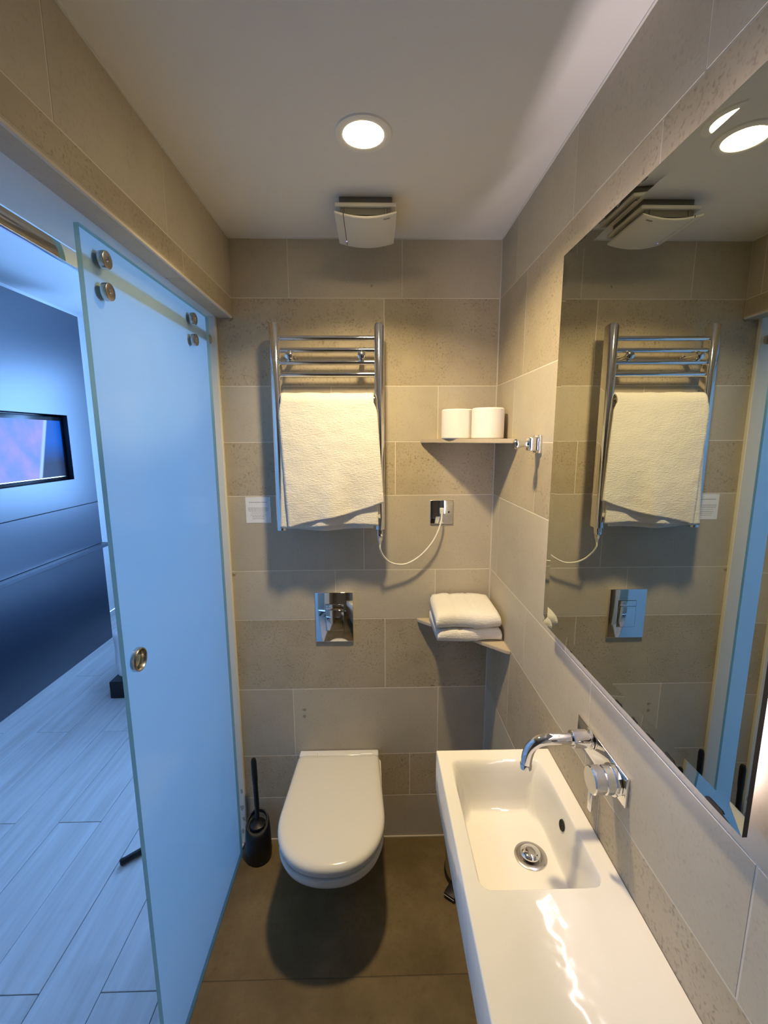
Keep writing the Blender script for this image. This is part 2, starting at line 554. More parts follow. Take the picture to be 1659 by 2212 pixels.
# ---- left bulkhead over the door opening
ZS = 2.072                        # soffit height
wl = struct(box('wall_left', -0.535, XL - PR, Y0, YB, ZS + PR, 2.75, M['grout']), 'tiled bulkhead over the sliding door')
ys0 = [YB, 1.56, 1.15, 0.771, 0.38, -0.01, -0.4, Y0]
for a, b in zip(ys0[:-1], ys0[1:]):
    tile(wl, XL - PR - 0.0005, XL, b + G, a - G, 2.138 + G, ZC - G, M['tile'])
ys1 = [YB, 1.229, 0.64, 0.05, -0.54, Y0]
for a, b in zip(ys1[:-1], ys1[1:]):
    tile(wl, XL - PR - 0.0005, XL, b + G, a - G, ZS + 0.010, 2.138 - G, M['speck'])
ys2 = [YB, 1.229, 0.64, 0.05, -0.54, Y0]
for a, b in zip(ys2[:-1], ys2[1:]):
    bm = bmesh.new()
    # soffit tile with a bullnose on the room side
    prof = [(-0.535, ZS), (-0.4925, ZS)]
    for k in range(1, 7):
        t = k / 6 * math.pi / 2
        prof.append((-0.4925 + 0.0095 * math.sin(t), ZS + 0.0095 * (1 - math.cos(t))))
    prof += [(-0.49, ZS + 0.0095), (-0.535, ZS + 0.004)]
    c = (-0.51, (a + b) / 2, ZS)
    extrude_poly(bm, [(p[0] - c[0], b + G - c[1], p[1] - c[2]) for p in prof], (0, a - b - 2 * G, 0))
    auto_smooth(link('tile', bm, M['tile'], wl, c), 30)

# ---- door jamb, header (white painted)
bm = bmesh.new()
add_box(bm, -0.66, XJ, 1.606, 1.75, 0, 2.75, 0.002, 1)
jamb = struct(link('trim_4', bm, M['white_paint']), 'white painted door jamb at the end of the tiled wall')
bm = bmesh.new()
add_box(bm, -0.66, -0.5355, Y0, 1.606, ZS + 0.003, 2.75, 0.002, 1)
struct(link('trim_5', bm, M['white_paint']), 'white painted header above the sliding door')
# scuff patches low on the jamb where the paint has gone
for (x, z, w, h) in ((-0.549, 0.245, 0.007, 0.013), (-0.552, 0.17, 0.010, 0.017), (-0.549, 0.115, 0.008, 0.012), (-0.553, 0.06, 0.007, 0.014)):
    bm = bmesh.new()
    n = 14
    pts = []
    for k in range(n):
        t = 2 * math.pi * k / n
        rr = 0.75 + 0.5 * mnoise.noise(Vector((math.cos(t) * 1.5, math.sin(t) * 1.5, z * 40)))
        pts.append((w * rr * math.cos(t), 0, h * rr * math.sin(t)))
    extrude_poly(bm, pts, (0, -0.0006, 0))
    link('scuff_mark', bm, M['grout_grey'] if 'grout_grey' in M else M.setdefault('grout_grey', simple('bare_plaster', (0.40, 0.39, 0.37), 0.9, bump=0.3)), jamb, (x, 1.6062, z))

# ---- ceiling
struct(box('ceiling', -0.54, XR + 0.1, Y0 - 0.1, YB + 0.1, ZC, ZC + 0.05, M['ceil']), 'white painted bathroom ceiling')
# ---- wall behind the camera
struct(box('wall_near', -2.7, XR + 0.12, Y0 - 0.1, Y0, 0, 2.75, M['tile']), 'plain wall behind the viewer')

# ---- bathroom floor
fl = struct(box('floor', XJ - 0.01, XR + 0.1, Y0, YB + 0.13, -0.08, -0.0015, M['floor_grout']), 'brown stone tiled bathroom floor')
for (y0, y1) in ((1.128, YB + 0.001), (0.52, 1.128), (-0.09, 0.52), (Y0, -0.09)):
    box('tile', XJ - 0.008, XR, y0 + 0.0014, y1 - 0.0014, -0.006, 0.0, M['floor_tile'], fl, bev=0.0008, seg=1)

# ---- bedroom shell
fb = struct(box('floor_bedroom', -2.6, 1.3, Y0, WALL_FAR_Y, -0.08, -0.012, M['wood_gap']), 'whitewashed plank floor of the bedroom')
PW = 0.1853
xcol = -0.5515
k = 0
first = True
while xcol > -2.6:
    x1 = xcol
    x0 = max(-2.6, xcol - (0.1085 if first else PW))
    first = False
    off = 1.11 if k % 2 == 1 else 1.73
    if k == 2:
        off = 1.73
    yj = off - 1.24 * 2
    while yj < WALL_FAR_Y:
        y0, y1 = max(yj, Y0), min(yj + 1.24, WALL_FAR_Y)
        if y1 > y0 + 0.02:
            box('plank', x0 + 0.0009, x1 - 0.0009, y0 + 0.0010, y1 - 0.0010, -0.0125, -0.001 + random.uniform(-0.0004, 0.0004), M['wood'], fb, bev=0.0012, seg=1)
        yj += 1.24
    xcol = x0
    k += 1
# wider boards beyond the bathroom block, hidden behind the bed
for i in range(10):
    x0 = -0.55 + i * PW
    box('plank', x0 + 0.0009, x0 + PW - 0.0009, 1.76, WALL_FAR_Y, -0.0125, -0.001, M['wood'], fb, bev=0.0012, seg=1)
struct(box('ceiling_bedroom', -2.7, 1.4, Y0 - 0.1, WALL_FAR_Y + 0.1, 2.75, 2.85, M['room_wall']), 'white bedroom ceiling')
bm = bmesh.new()
add_box(bm, -2.7, -2.6, ADDED_WIN[1], WALL_FAR_Y, 0, 2.75)
add_box(bm, -2.7, -2.6, Y0, ADDED_WIN[0], 0, 2.75)
add_box(bm, -2.7, -2.6, ADDED_WIN[0], ADDED_WIN[1], 0, ADDED_WIN[2])
add_box(bm, -2.7, -2.6, ADDED_WIN[0], ADDED_WIN[1], ADDED_WIN[3], 2.75)
struct(link('wall_bedroom_left', bm, M['room_wall']), 'white bedroom wall behind the navy wall unit')
struct(box('wall_bedroom_right', 1.3, 1.4, 1.7, WALL_FAR_Y, 0, 2.75, M['room_wall']), 'white bedroom side wall')
bm = bmesh.new()
add_box(bm, -2.6, WIN[0], WALL_FAR_Y, WALL_FAR_Y + 0.1, 0, 2.75)
add_box(bm, WIN[1], 1.4, WALL_FAR_Y, WALL_FAR_Y + 0.1, 0, 2.75)
add_box(bm, WIN[0], WIN[1], WALL_FAR_Y, WALL_FAR_Y + 0.1, 0, WIN[2])
add_box(bm, WIN[0], WIN[1], WALL_FAR_Y, WALL_FAR_Y + 0.1, WIN[3], 2.75)
struct(link('wall_bedroom_far', bm, M['room_wall']), 'white bedroom wall with the window')
# outside faces of the bathroom block toward the bedroom
struct(box('wall_bedroom_near', -0.66, 1.3, 1.7501, 1.80, 0, 2.75, M['room_wall']), 'white bedroom side of the bathroom wall')
w1 = struct(box('window_1', WIN[0], WIN[1], WALL_FAR_Y + 0.03, WALL_FAR_Y + 0.07, WIN[2], WIN[2] + 0.05, M['white_paint']), 'white bedroom window frame')
box('window_frame', WIN[0], WIN[1], WALL_FAR_Y + 0.03, WALL_FAR_Y + 0.07, WIN[3] - 0.05, WIN[3], M['white_paint'], w1)
box('window_frame', WIN[0], WIN[0] + 0.05, WALL_FAR_Y + 0.03, WALL_FAR_Y + 0.07, WIN[2] + 0.05, WIN[3] - 0.05, M['white_paint'], w1)
box('window_frame', WIN[1] - 0.05, WIN[1], WALL_FAR_Y + 0.03, WALL_FAR_Y + 0.07, WIN[2] + 0.05, WIN[3] - 0.05, M['white_paint'], w1)
xm = (WIN[0] + WIN[1]) / 2
box('window_mullion', xm - 0.03, xm + 0.03, WALL_FAR_Y + 0.03, WALL_FAR_Y + 0.07, WIN[2] + 0.05, WIN[3] - 0.05, M['white_paint'], w1)
struct(box('baseboard_bedroom', -2.6, 1.3, WALL_FAR_Y - 0.015, WALL_FAR_Y, 0, 0.10, M['white_paint'], bev=0.003), 'white bedroom baseboard')
struct(box('wall_left_near', -0.66, XL, Y0, 0.05, 0, ZS, M['tile']), 'unseen wall beside the viewer, added to block bedroom daylight at the door opening')  # added out of view to hold back blue light from the bedroom

# ================================================================== sliding frosted door
GX0, GX1 = -0.552, -0.542
DY0, DY1, DZ0, DZ1 = 0.905, 1.552, 0.012, 2.058
door = bpy.data.objects.new('door_1', None)
COL.objects.link(door)
door.location = (GX1, DY0, DZ0)
struct(door, 'frosted glass sliding door with chrome roller fittings')
bm = bmesh.new()
c = (GX1, (DY0 + DY1) / 2, (DZ0 + DZ1) / 2)
fs = add_box(bm, GX0, GX1, DY0, DY1, DZ0, DZ1, 0, 1, c)
bm.faces.ensure_lookup_table()
bm.normal_update()
for f in bm.faces:
    cx = f.calc_center_median().x + c[0]
    if abs(cx - GX1) < 1e-5:
        f.material_index = 0
    elif abs(cx - GX0) < 1e-5:
        f.material_index = 1
    else:
        f.material_index = 2
pane = link('glass_panel', bm, None, door, c, mats=[M['glass_front'], M['glass_frost'], M['glass_edge']])
def disc_prof(r, t, e=0.0025):
    return [(0, t), (r - e, t), (r - e * 0.3, t - e * 0.3), (r, t - e), (r, 0), (0, 0)]
for y in (0.969, 1.41):
    for z in (2.017, 1.957):
        d = lathe('roller_disc', disc_prof(0.0175, 0.012), (GX1 + 0.0002, y, z), M['chrome_rough'], door, 28, 'X')
        lathe('screw_head', [(0, 0.0015), (0.005, 0.0015), (0.006, 0.0), (0, 0)], (GX1 + 0.0122, y, z), M['chrome'], d, 12, 'X')
        # clamp behind the glass
        lathe('clamp_disc', disc_prof(0.0175, 0.006), (GX0 - 0.0062, y, z), M['chrome_rough'], door, 20, 'X')
# round cup pull
lathe('cup_pull', [(0, -0.004), (0.017, -0.004), (0.020, -0.002), (0.0215, 0.009), (0.0235, 0.0115), (0.026, 0.011), (0.0275, 0.008), (0.0275, 0.0)],
      (GX1 + 0.0005, 0.947, 1.17), M['chrome_rough'], door, 36, 'X')
# floor guide at the foot of the door
box('floor_guide', GX1 + 0.0005, GX1 + 0.004, DY0 + 0.01, DY0 + 0.03, 0.0005, 0.020, M['chrome'], door, bev=0.0008)

rail = empty('sliding_door_rail', (-0.566, 0.8, 1.9985), 'flat chrome rail carrying the frosted sliding door', 'rail')
box('rail_bar', -0.572, -0.562, -0.3, 1.605, 1.984, 2.013, M['chrome'], rail, bev=0.001)
for y in (0.3,):
    bm = bmesh.new()
    add_box(bm, -0.582, -0.5725, y - 0.008, y + 0.008, 1.99, 2.0745, 0.001, 1)
    link('rail_bracket', bm, M['chrome_rough'], rail, (0, 0, 0))
lathe('end_stop', disc_prof(0.016, 0.010), (-0.562, 1.592, 1.9985), M['chrome_rough'], rail, 24, 'X')

# ================================================================== bedroom things
XN = -2.24
unit = empty('wall_unit', (XN, 3.0, 0), 'navy blue lacquered wall unit with a ledge, holding the television', 'wall unit')
UY0, UY1 = 2.0, 3.60
# upper panel with the television recess cut out
TY0, TY1, TZ0, TZ1 = 2.49, 3.353, 1.372, 1.838
bm = bmesh.new()
add_box(bm, -2.599, XN, UY0, TY0, 1.172, 2.58)
add_box(bm, -2.599, XN, TY1, UY1, 1.172, 2.58)
add_box(bm, -2.599, XN, TY0, TY1, TZ1, 2.58)
add_box(bm, -2.599, XN, TY0, TY1, 1.172, TZ0)
add_box(bm, -2.599, XN - 0.12, TY0, TY1, TZ0, TZ1)
bmesh.ops.remove_doubles(bm, verts=bm.verts[:], dist=1e-5)
link('upper_panel', bm, M['navy'], unit, (0, 0, 0))
box('middle_panel', -2.599, XN, UY0, UY1, 0.83, 1.166, M['navy'], unit, bev=0.001, seg=1)
box('shadow_gap', -2.599, XN - 0.004, UY0, UY1 - 0.001, 1.166, 1.172, M['dark'], unit)
box('ledge', -2.599, XN + 0.055, UY0, UY1 + 0.02, 0.803, 0.828, M['navy'], unit, bev=0.002, seg=1)
box('lower_panel', -2.599, XN, UY0, UY1, 0.0, 0.803, M['navy'], unit, bev=0.001, seg=1)
box('hinge_cap', XN - 0.03, XN + 0.002, UY1, UY1 + 0.012, 1.158, 1.178, M['plastic'], unit, bev=0.001)

tv = empty('television', (XN - 0.05, 2.93, TZ0 + 0.001), 'flat television showing a blue picture in the navy wall unit', 'television')
box('tv_body', XN - 0.075, XN - 0.034, 2.50, 3.345, TZ0 + 0.0005, TZ1 - 0.012, M['bezel'], tv, bev=0.004)
def screen_mat():
    mt = bpy.data.materials.new('tv_picture'); mt.use_nodes = True
    nt = mt.node_tree; nt.nodes.clear(); L = nt.links
    tc = nt.nodes.new('ShaderNodeTexCoord')
    sx = nt.nodes.new('ShaderNodeSeparateXYZ'); L.new(tc.outputs['Object'], sx.inputs[0])
    nz = nt.nodes.new('ShaderNodeTexNoise'); nz.inputs['Scale'].default_value = 7
    nz.inputs['Detail'].default_value = 5; L.new(tc.outputs['Object'], nz.inputs['Vector'])
    # slanted split: bright lilac blur on the left, deep blue sky on the right
    sl = nt.nodes.new('ShaderNodeMath'); sl.operation = 'MULTIPLY_ADD'
    L.new(sx.outputs['Z'], sl.inputs[0]); sl.inputs[1].default_value = -0.27; L.new(sx.outputs['Y'], sl.inputs[2])
    left = mixc(nt, ramp(nt, nz.outputs['Fac'], 0.3, 0.7), (0.16, 0.33, 1.0), (0.42, 0.38, 0.95))
    rightc = mixc(nt, ramp(nt, sx.outputs['Z'], -0.10, 0.05), (0.02, 0.03, 0.10), (0.0, 0.11, 0.75))
    c1 = mixc(nt, ramp(nt, sl.outputs[0], 0.205, 0.215), left, rightc)
    bnd = nt.nodes.new('ShaderNodeMath'); bnd.operation = 'SUBTRACT'
    L.new(sl.outputs[0], bnd.inputs[0]); bnd.inputs[1].default_value = 0.196
    ab = nt.nodes.new('ShaderNodeMath'); ab.operation = 'ABSOLUTE'; L.new(bnd.outputs[0], ab.inputs[0])
    c2 = mixc(nt, ramp(nt, ab.outputs[0], 0.022, 0.004), c1, (0.45, 0.75, 1.0))
    # a soft dark shape low on the right
    e = nt.nodes.new('ShaderNodeEmission'); e.inputs[1].default_value = 0.85
    L.new(c2, e.inputs[0])
    gl = nt.nodes.new('ShaderNodeBsdfGlossy'); gl.inputs['Roughness'].default_value = 0.1
    gl.inputs[0].default_value = (0.012, 0.012, 0.012, 1)
    ads = nt.nodes.new('ShaderNodeAddShader'); L.new(e.outputs[0], ads.inputs[0]); L.new(gl.outputs[0], ads.inputs[1])
    out = nt.nodes.new('ShaderNodeOutputMaterial'); L.new(ads.outputs[0], out.inputs[0])
    return mt
box('tv_screen', XN - 0.034, XN - 0.0325, 2.53, 3.318, 1.405, 1.797, screen_mat(), tv)
box('tv_lower_trim', XN - 0.034, XN - 0.031, 2.53, 3.322, 1.397, 1.402, M['chrome'], tv)

bed = empty('bed', (-0.8, 3.4, 0), 'low bed with white linen and a black base beyond the glass door', 'bed')
box('bed_base', -1.725, 0.15, 2.68, 4.42, 0.0, 0.115, M['black'], bed, bev=0.006)
bm = bmesh.new()
add_box(bm, -1.705, 0.14, 2.70, 4.42, 0.116, 0.44, 0.055, 5, (-0.78, 3.55, 0.28))
bmesh.ops.subdivide_edges(bm, edges=[e for e in bm.edges if e.calc_length() > 0.15], cuts=5, use_grid_fill=True)
for v in bm.verts:
    v.co += 0.014 * mnoise.noise_vector(v.co * 6)
o = link('duvet', bm, M['duvet'], bed, (-0.78, 3.55, 0.29), smooth=True)
bar = empty('floor_bar', (-0.98, 1.55, 0), 'short black bar on the plank floor beside the frosted door', 'bar')
tube('rod', [(-1.012, 1.522, 0.0125), (-0.86, 1.66, 0.0125)], 0.0115, M['black'], bar, 12)
lathe('rubber_cap', [(0, -0.004), (0.009, -0.004), (0.0125, 0.0), (0.0125, 0.012), (0, 0.012)], (0, 0, 0), M['black'], bar, 14)
cap_o = bar.children[-1]
cap_o.location = Vector((-1.012, 1.522, 0.0125)) - bar.location
cap_o.rotation_euler = Vector((0.152, 0.138, 0)).to_track_quat('Z', 'Y').to_euler()

# ================================================================== ceiling lamp and extractor fan
lamp = empty('ceiling_lamp', (-0.018, 1.102, ZC), 'round recessed ceiling downlight glowing warm white', 'lamp')
lathe('trim_ring', [(0.0455, 0.004), (0.0455, -0.0035), (0.052, -0.0045), (0.062, -0.003), (0.0645, 0.0)], (-0.018, 1.102, ZC), M['lamp_trim'], lamp, 48)
lathe('diffuser', [(0.0, -0.0060), (0.018, -0.0055), (0.034, -0.0043), (0.0454, -0.0020)], (-0.018, 1.102, ZC), M['lamp'], lamp, 48)

al = bpy.data.lights.new('downlight', 'AREA')
al.shape = 'DISK'; al.size = 0.090; al.energy = LAMP_WATTS; al.color = (1.0, 0.77, 0.42); al.spread = math.radians(128)
ao = bpy.data.objects.new('downlight', al); COL.objects.link(ao)
ao.parent = lamp; ao.location = (0, 0, -0.0075)

fan = empty('extractor_fan', (-0.018, 1.44, ZC), 'white square extractor fan with a curved cover on the ceiling', 'extractor fan')
FX0, FX1, FY0, FY1 = -0.104, 0.068, 1.345, 1.535
box('spigot', FX0 + 0.012, FX1 - 0.012, FY0 + 0.016, FY1 - 0.012, 2.306, ZC, M['shade_plastic'], fan, bev=0.002)  # dark tone paints the shadow gap above the base plate
box('base_plate', FX0, FX1, FY0, FY1, 2.2955, 2.3065, M['plastic'], fan, bev=0.003)
box('inlet', FX0 + 0.016, FX1 - 0.016, FY0 + 0.010, FY1 - 0.012, 2.2785, 2.296, M['shade_plastic'], fan)  # dark tone paints the shade between base and cover
for (x, y) in ((FX0 + 0.03, FY0 + 0.006), (FX1 - 0.03, FY0 + 0.006)):
    box('cover_clip', x - 0.003, x + 0.003, y, y + 0.004, 2.272, 2.296, M['shade_plastic'], fan, bev=0.001)
def fan_z(x):
    t = (x - (FX0 + FX1) / 2) / ((FX1 - FX0) / 2)
    return 2.2615 + 0.0135 * t * t
def cover_strip(name, xa, xb, mat):
    bm = bmesh.new()
    n = 16
    top, bot = [], []
    for k in range(n + 1):
        x = xa + (xb - xa) * k / n
        bot.append((x, fan_z(x)))
    ring = bot + [(x, z + 0.0055) for x, z in bot[::-1]]
    extrude_poly(bm, [(x, FY0 - 0.010, z) for x, z in ring], (0, FY1 - FY0 + 0.006, 0))
    bmesh.ops.bevel(bm, geom=[e for e in bm.edges if e.calc_length() < (xb - xa) / n * 1.4 and abs(e.verts[0].co.y - e.verts[1].co.y) < 1e-6], offset=0.0012, segments=2, affect='EDGES')
    return auto_smooth(link(name, bm, mat, fan, (0, 0, 0)), 35)
XS = FX0 + 0.0245
cover_strip('cover_side', FX0, XS - 0.001, M['plastic'])
cover_strip('cover', XS + 0.001, FX1, M['plastic'])
cover_strip('cover_slot', XS - 0.001, XS + 0.001, M['dark']).location.z += 0.0015
lathe('indicator_light', [(0, -0.0006), (0.0016, -0.0006), (0.0016, 0.003), (0, 0.003)], (XS, FY1 - 0.035, fan_z(XS)), M['fan_led'], fan, 10)
bm = bmesh.new()
for i, (dx, w, h) in enumerate(((0, 0.004, 0.005), (0.005, 0.003, 0.006), (0.009, 0.004, 0.005), (0.014, 0.003, 0.006))):
    x = FX1 - 0.036 + dx
    add_box(bm, x, x + w, FY0 + 0.004, FY0 + 0.004 + h, fan_z(x) - 0.0006, fan_z(x) + 0.001)
link('logo', bm, M['grey_print'], fan, (0, 0, 0))

# ================================================================== mirror with LED back light
MX, MY0, MY1, MZ0, MZ1 = 0.412, 0.422, 1.016, 1.217, 2.047
mir = empty('mirror', (MX, (MY0 + MY1) / 2, MZ0), 'tall rectangular mirror with glowing edges on the wall above the basin', 'mirror')
BV, BD = 0.022, 0.0010
bm = bmesh.new()
def rectv(d, x):
    return [bm.verts.new((x - MX, y - (MY0 + MY1) / 2, z - MZ0)) for y, z in ((MY0 + d, MZ0 + d), (MY1 - d, MZ0 + d), (MY1 - d, MZ1 - d), (MY0 + d, MZ1 - d))]
inner = rectv(BV, MX)
outer = rectv(0.0, MX - BD)
f = bm.faces.new(inner[::-1]); f.material_index = 0
for i in range(4):
    j = (i + 1) % 4
    q = bm.faces.new((inner[i], inner[j], outer[j], outer[i])); q.material_index = 0
back = rectv(0.0, MX + 0.005)
for i in range(4):
    j = (i + 1) % 4
    q = bm.faces.new((outer[i], outer[j], back[j], back[i])); q.material_index = 1
q = bm.faces.new(back); q.material_index = 1
bmesh.ops.recalc_face_normals(bm, faces=bm.faces[:])
link('mirror_glass', bm, None, mir, (MX, (MY0 + MY1) / 2, MZ0), mats=[M['silver'], M['mirror_edge']])
SB = 0.048
SBB = 0.034
box('back_box', MX + 0.0051, XR - 0.0002, MY0 + SB, MY1 - SB, MZ0 + SBB, MZ1 - SB, M['mirror_frame'], mir)
def led(y0, y1, z0, z1, direction):
    o = box('led_strip', 0.426, 0.434, y0, y1, z0, z1, M['led'], mir)
    ln = max(y1 - y0, z1 - z0)
    a_ = bpy.data.lights.new('led_light', 'AREA')
    a_.shape = 'RECTANGLE'; a_.size = 0.008; a_.size_y = ln
    a_.color = (1.0, 0.84, 0.86)
    a_.energy = LED_STRENGTH * math.pi * 0.008 * ln
    b_ = bpy.data.objects.new('led_light', a_); COL.objects.link(b_)
    d = Vector(direction)
    zax = -d; xax = Vector((1, 0, 0)); yax = zax.cross(xax)
    b_.rotation_euler = Matrix((xax, yax, zax)).transposed().to_euler()
    b_.parent = o
    b_.location = d * 0.0015
led(MY0 + SB, MY1 - SB, MZ1 - SB, MZ1 - SB + 0.002, (0, 0, 1))
led(MY0 + SB, MY1 - SB, MZ0 + SBB - 0.002, MZ0 + SBB, (0, 0, -1))
led(MY0 + SB - 0.002, MY0 + SB, MZ0 + SBB, MZ1 - SB, (0, -1, 0))
led(MY1 - SB, MY1 - SB + 0.002, MZ0 + SBB, MZ1 - SB, (0, 1, 0))
# blackened silvering along the rim
def spot(y, z, w, h, seed, mat):
    bm = bmesh.new()
    n = 18
    pts = []
    for k in range(n):
        t = 2 * math.pi * k / n
        rr = 0.62 + 0.45 * mnoise.noise(Vector((math.cos(t) * 1.3 + seed, math.sin(t) * 1.3, seed * 3.1)))
        pts.append((0, w * rr * math.cos(t), max(-z + MZ0 + 0.0004, h * rr * math.sin(t)) if z < 1.3 else min(MZ1 - 0.0004 - z, h * rr * math.sin(t))))
    extrude_poly(bm, pts, (-0.0003, 0, 0))
    link('silvering_spot', bm, mat, mir, (MX - BD - 0.0002, y, z))
for i, (y, w, h) in enumerate(((0.462, 0.030, 0.009), (0.545, 0.022, 0.006), (0.59, 0.012, 0.005), (0.628, 0.009, 0.004), (0.675, 0.017, 0.005), (0.80, 0.008, 0.003), (0.86, 0.006, 0.003))):
    spot(y, MZ0 + 0.001, w, h, i * 1.7 + 0.3, M['desilver'])
for i, (y, w, h) in enumerate(((0.86, 0.018, 0.004), (0.80, 0.012, 0.005), (0.93, 0.02, 0.003), (0.73, 0.012, 0.003), (0.985, 0.012, 0.003))):
    spot(y, MZ1 - 0.001, w, h, i * 2.3 + 5.3, M['desilver'])

# ================================================================== towel warmer
RY = 1.545
warm = empty('towel_warmer', (-0.15, RY, 1.345), 'chrome ladder towel rail on the back wall under a white towel', 'towel rail')
def upright(xc):
    bm = bmesh.new()
    # D shaped tube, rounded to the front; top end sloped back
    n = 10
    prof = [(-0.0165, 0.022), (0.0165, 0.022)]
    for k in range(n + 1):
        t = math.pi * k / n
        prof.append((0.0165 * math.cos(t), -0.008 - 0.013 * math.sin(t)))
    z0, z1 = 1.345, 2.030
    a = [bm.verts.new((x, y, z0)) for x, y in prof]
    b = [bm.verts.new((x, y, z1)) for x, y in prof]
    cc = [bm.verts.new((x * 0.75, y * 0.75, z1 + 0.008)) for x, y in prof]
    m_ = len(prof)
    for s, t_ in ((a, b), (b, cc)):
        for i in range(m_):
            j = (i + 1) % m_
            bm.faces.new((s[i], s[j], t_[j], t_[i]))
    bm.faces.new(a[::-1]); bm.faces.new(cc)
    bmesh.ops.recalc_face_normals(bm, faces=bm.faces[:])
    for v in bm.verts:
        v.co.z -= 1.345
    return auto_smooth(link('upright', bm, M['chrome'], warm, (xc, RY, 1.345)), 35)
XU0, XU1 = -0.326, 0.020
upright(XU0); upright(XU1)
for z in (1.991, 1.953, 1.914, 1.875, 1.795, 1.757, 1.719, 1.60, 1.562, 1.524, 1.43, 1.392):
    tube('bar', [(XU0 + 0.010, RY, z), (XU1 - 0.010, RY, z)], 0.0085, M['chrome'], warm, 18)
for x in (-0.279, -0.039):
    for z in (1.934,):
        bkt = tube('wall_bracket', [(x, YB - 0.0005, z), (x, RY - 0.008, z)], 0.009, M['chrome'], warm, 16)
        lathe('bracket_cap', [(0, -0.010), (0.008, -0.010), (0.0125, -0.007), (0.014, 0.0), (0.014, 0.006), (0, 0.006)], (x, RY - 0.012, z), M['chrome'], bkt, 20, 'Y')
        lathe('wall_rose', [(0, -0.006), (0.014, -0.006), (0.016, 0.0), (0, 0.0)], (x, YB - 0.0002, z), M['chrome'], bkt, 20, 'Y')
for x in (-0.279, -0.039):
    tube('wall_bracket', [(x, YB - 0.0005, 1.41), (x, RY, 1.41)], 0.009, M['chrome'], warm, 16)
box('heater_element', XU1 - 0.010, XU1 + 0.010, RY - 0.014, RY + 0.012, 1.318, 1.345, M['chrome'], warm, bev=0.003)
lathe('cable_gland', [(0, 0.018), (0.009, 0.018), (0.009, 0.006), (0.006, 0.0), (0.0035, -0.012), (0, -0.012)], (XU1, RY - 0.002, 1.300), M['cord'], warm, 16)

# bath towel draped over the rail
def drape(name, x0t, x0b, x1t, x1b, ztop, zb_left, zb_right, ybar, rad, back_z, thick, seed, parent=None, amp=0.003, skew=0.0):
    """cloth over a bar: front hangs to zb_left..zb_right, back hangs to back_z"""
    bm = bmesh.new()
    NX, NF, NA, NB = 44, 52, 10, 16
    grid = []
    for i in range(NX + 1):
        u = i / NX
        col = []
        zb = zb_left + (zb_right - zb_left) * (u ** 1.0) + 0.006 * math.sin(u * 5 + seed)
        path = []
        for k in range(NB):
            s = k / NB
            path.append((rad, back_z + (ztop - rad - back_z) * s, 1 - s))
        for k in range(NA + 1):
            t = math.pi * k / NA
            path.append((rad * math.cos(t), ztop - rad + rad * math.sin(t), 0))
        for k in range(1, NF + 1):
            s = k / NF
            path.append((-rad, (ztop - rad) + (zb - (ztop - rad)) * s, s))
        for (dy, z, s) in path:
            front = dy <= 0
            x = (x0t + (x0b - x0t) * s) * (1 - u) + (x1t + (x1b - x1t) * s) * u
            # pinch the top corners a little
            if s < 0.12:
                e = (0.12 - s) / 0.12
                x += (0.5 - u) * 2 * 0.010 * e * e
            nz = mnoise.noise(Vector((x * 9 + seed, z * 7, seed)))
            nz2 = mnoise.noise(Vector((x * 30 + seed, z * 34, seed * 2)))
            fold = 0.0
            if front:
                fold = -0.010 * s * math.exp(-((u - 0.50 + 0.15 * (s - 0.6)) / 0.10) ** 2) * smoothstep(0.35, 0.9, s)
                fold += 0.006 * s * math.exp(-((u - 0.70) / 0.12) ** 2) * smoothstep(0.5, 1.0, s)
            y = ybar + dy + (amp * nz * (0.4 + s) + amp * 0.45 * nz2) + fold - (0.012 * s if front else 0)
            zz = z + (0.0028 * mnoise.noise(Vector((x * 22 + seed, 3.0, seed))) if not front or s < 0.1 else 0.0)
            col.append(bm.verts.new((x, y, zz)))
        grid.append(col)
    for i in range(NX):
        for k in range(len(grid[0]) - 1):
            bm.faces.new((grid[i][k], grid[i + 1][k], grid[i + 1][k + 1], grid[i][k + 1]))
    bmesh.ops.recalc_face_normals(bm, faces=bm.faces[:])
    o = link(name, bm, M['towel'], parent, (0, 0, 0) if parent is None else (0, 0, 0), smooth=True)
    md = o.modifiers.new('thickness', 'SOLIDIFY'); md.thickness = thick; md.offset = 0
    return o
tw = empty('bath_towel', (-0.15, RY, 1.80), 'thick white bath towel folded over the chrome towel rail', 'towel')
drape('outer_fold', -0.318, -0.296, 0.010, 0.033, 1.812, 1.352, 1.445, RY, 0.030, 1.45, 0.007, 1.3, tw)
drape('inner_fold', -0.310, -0.325, 0.004, 0.014, 1.800, 1.362, 1.360, RY + 0.001, 0.0225, 1.46, 0.005, 4.1, tw, 0.002)
drape('inner_fold', -0.312, -0.316, 0.002, 0.022, 1.794, 1.378, 1.385, RY + 0.0005, 0.0165, 1.47, 0.004, 7.7, tw, 0.001)
drape('inner_fold', -0.308, -0.306, 0.000, -0.004, 1.789, 1.356, 1.346, RY, 0.0118, 1.48, 0.003, 9.2, tw, 0.0004)

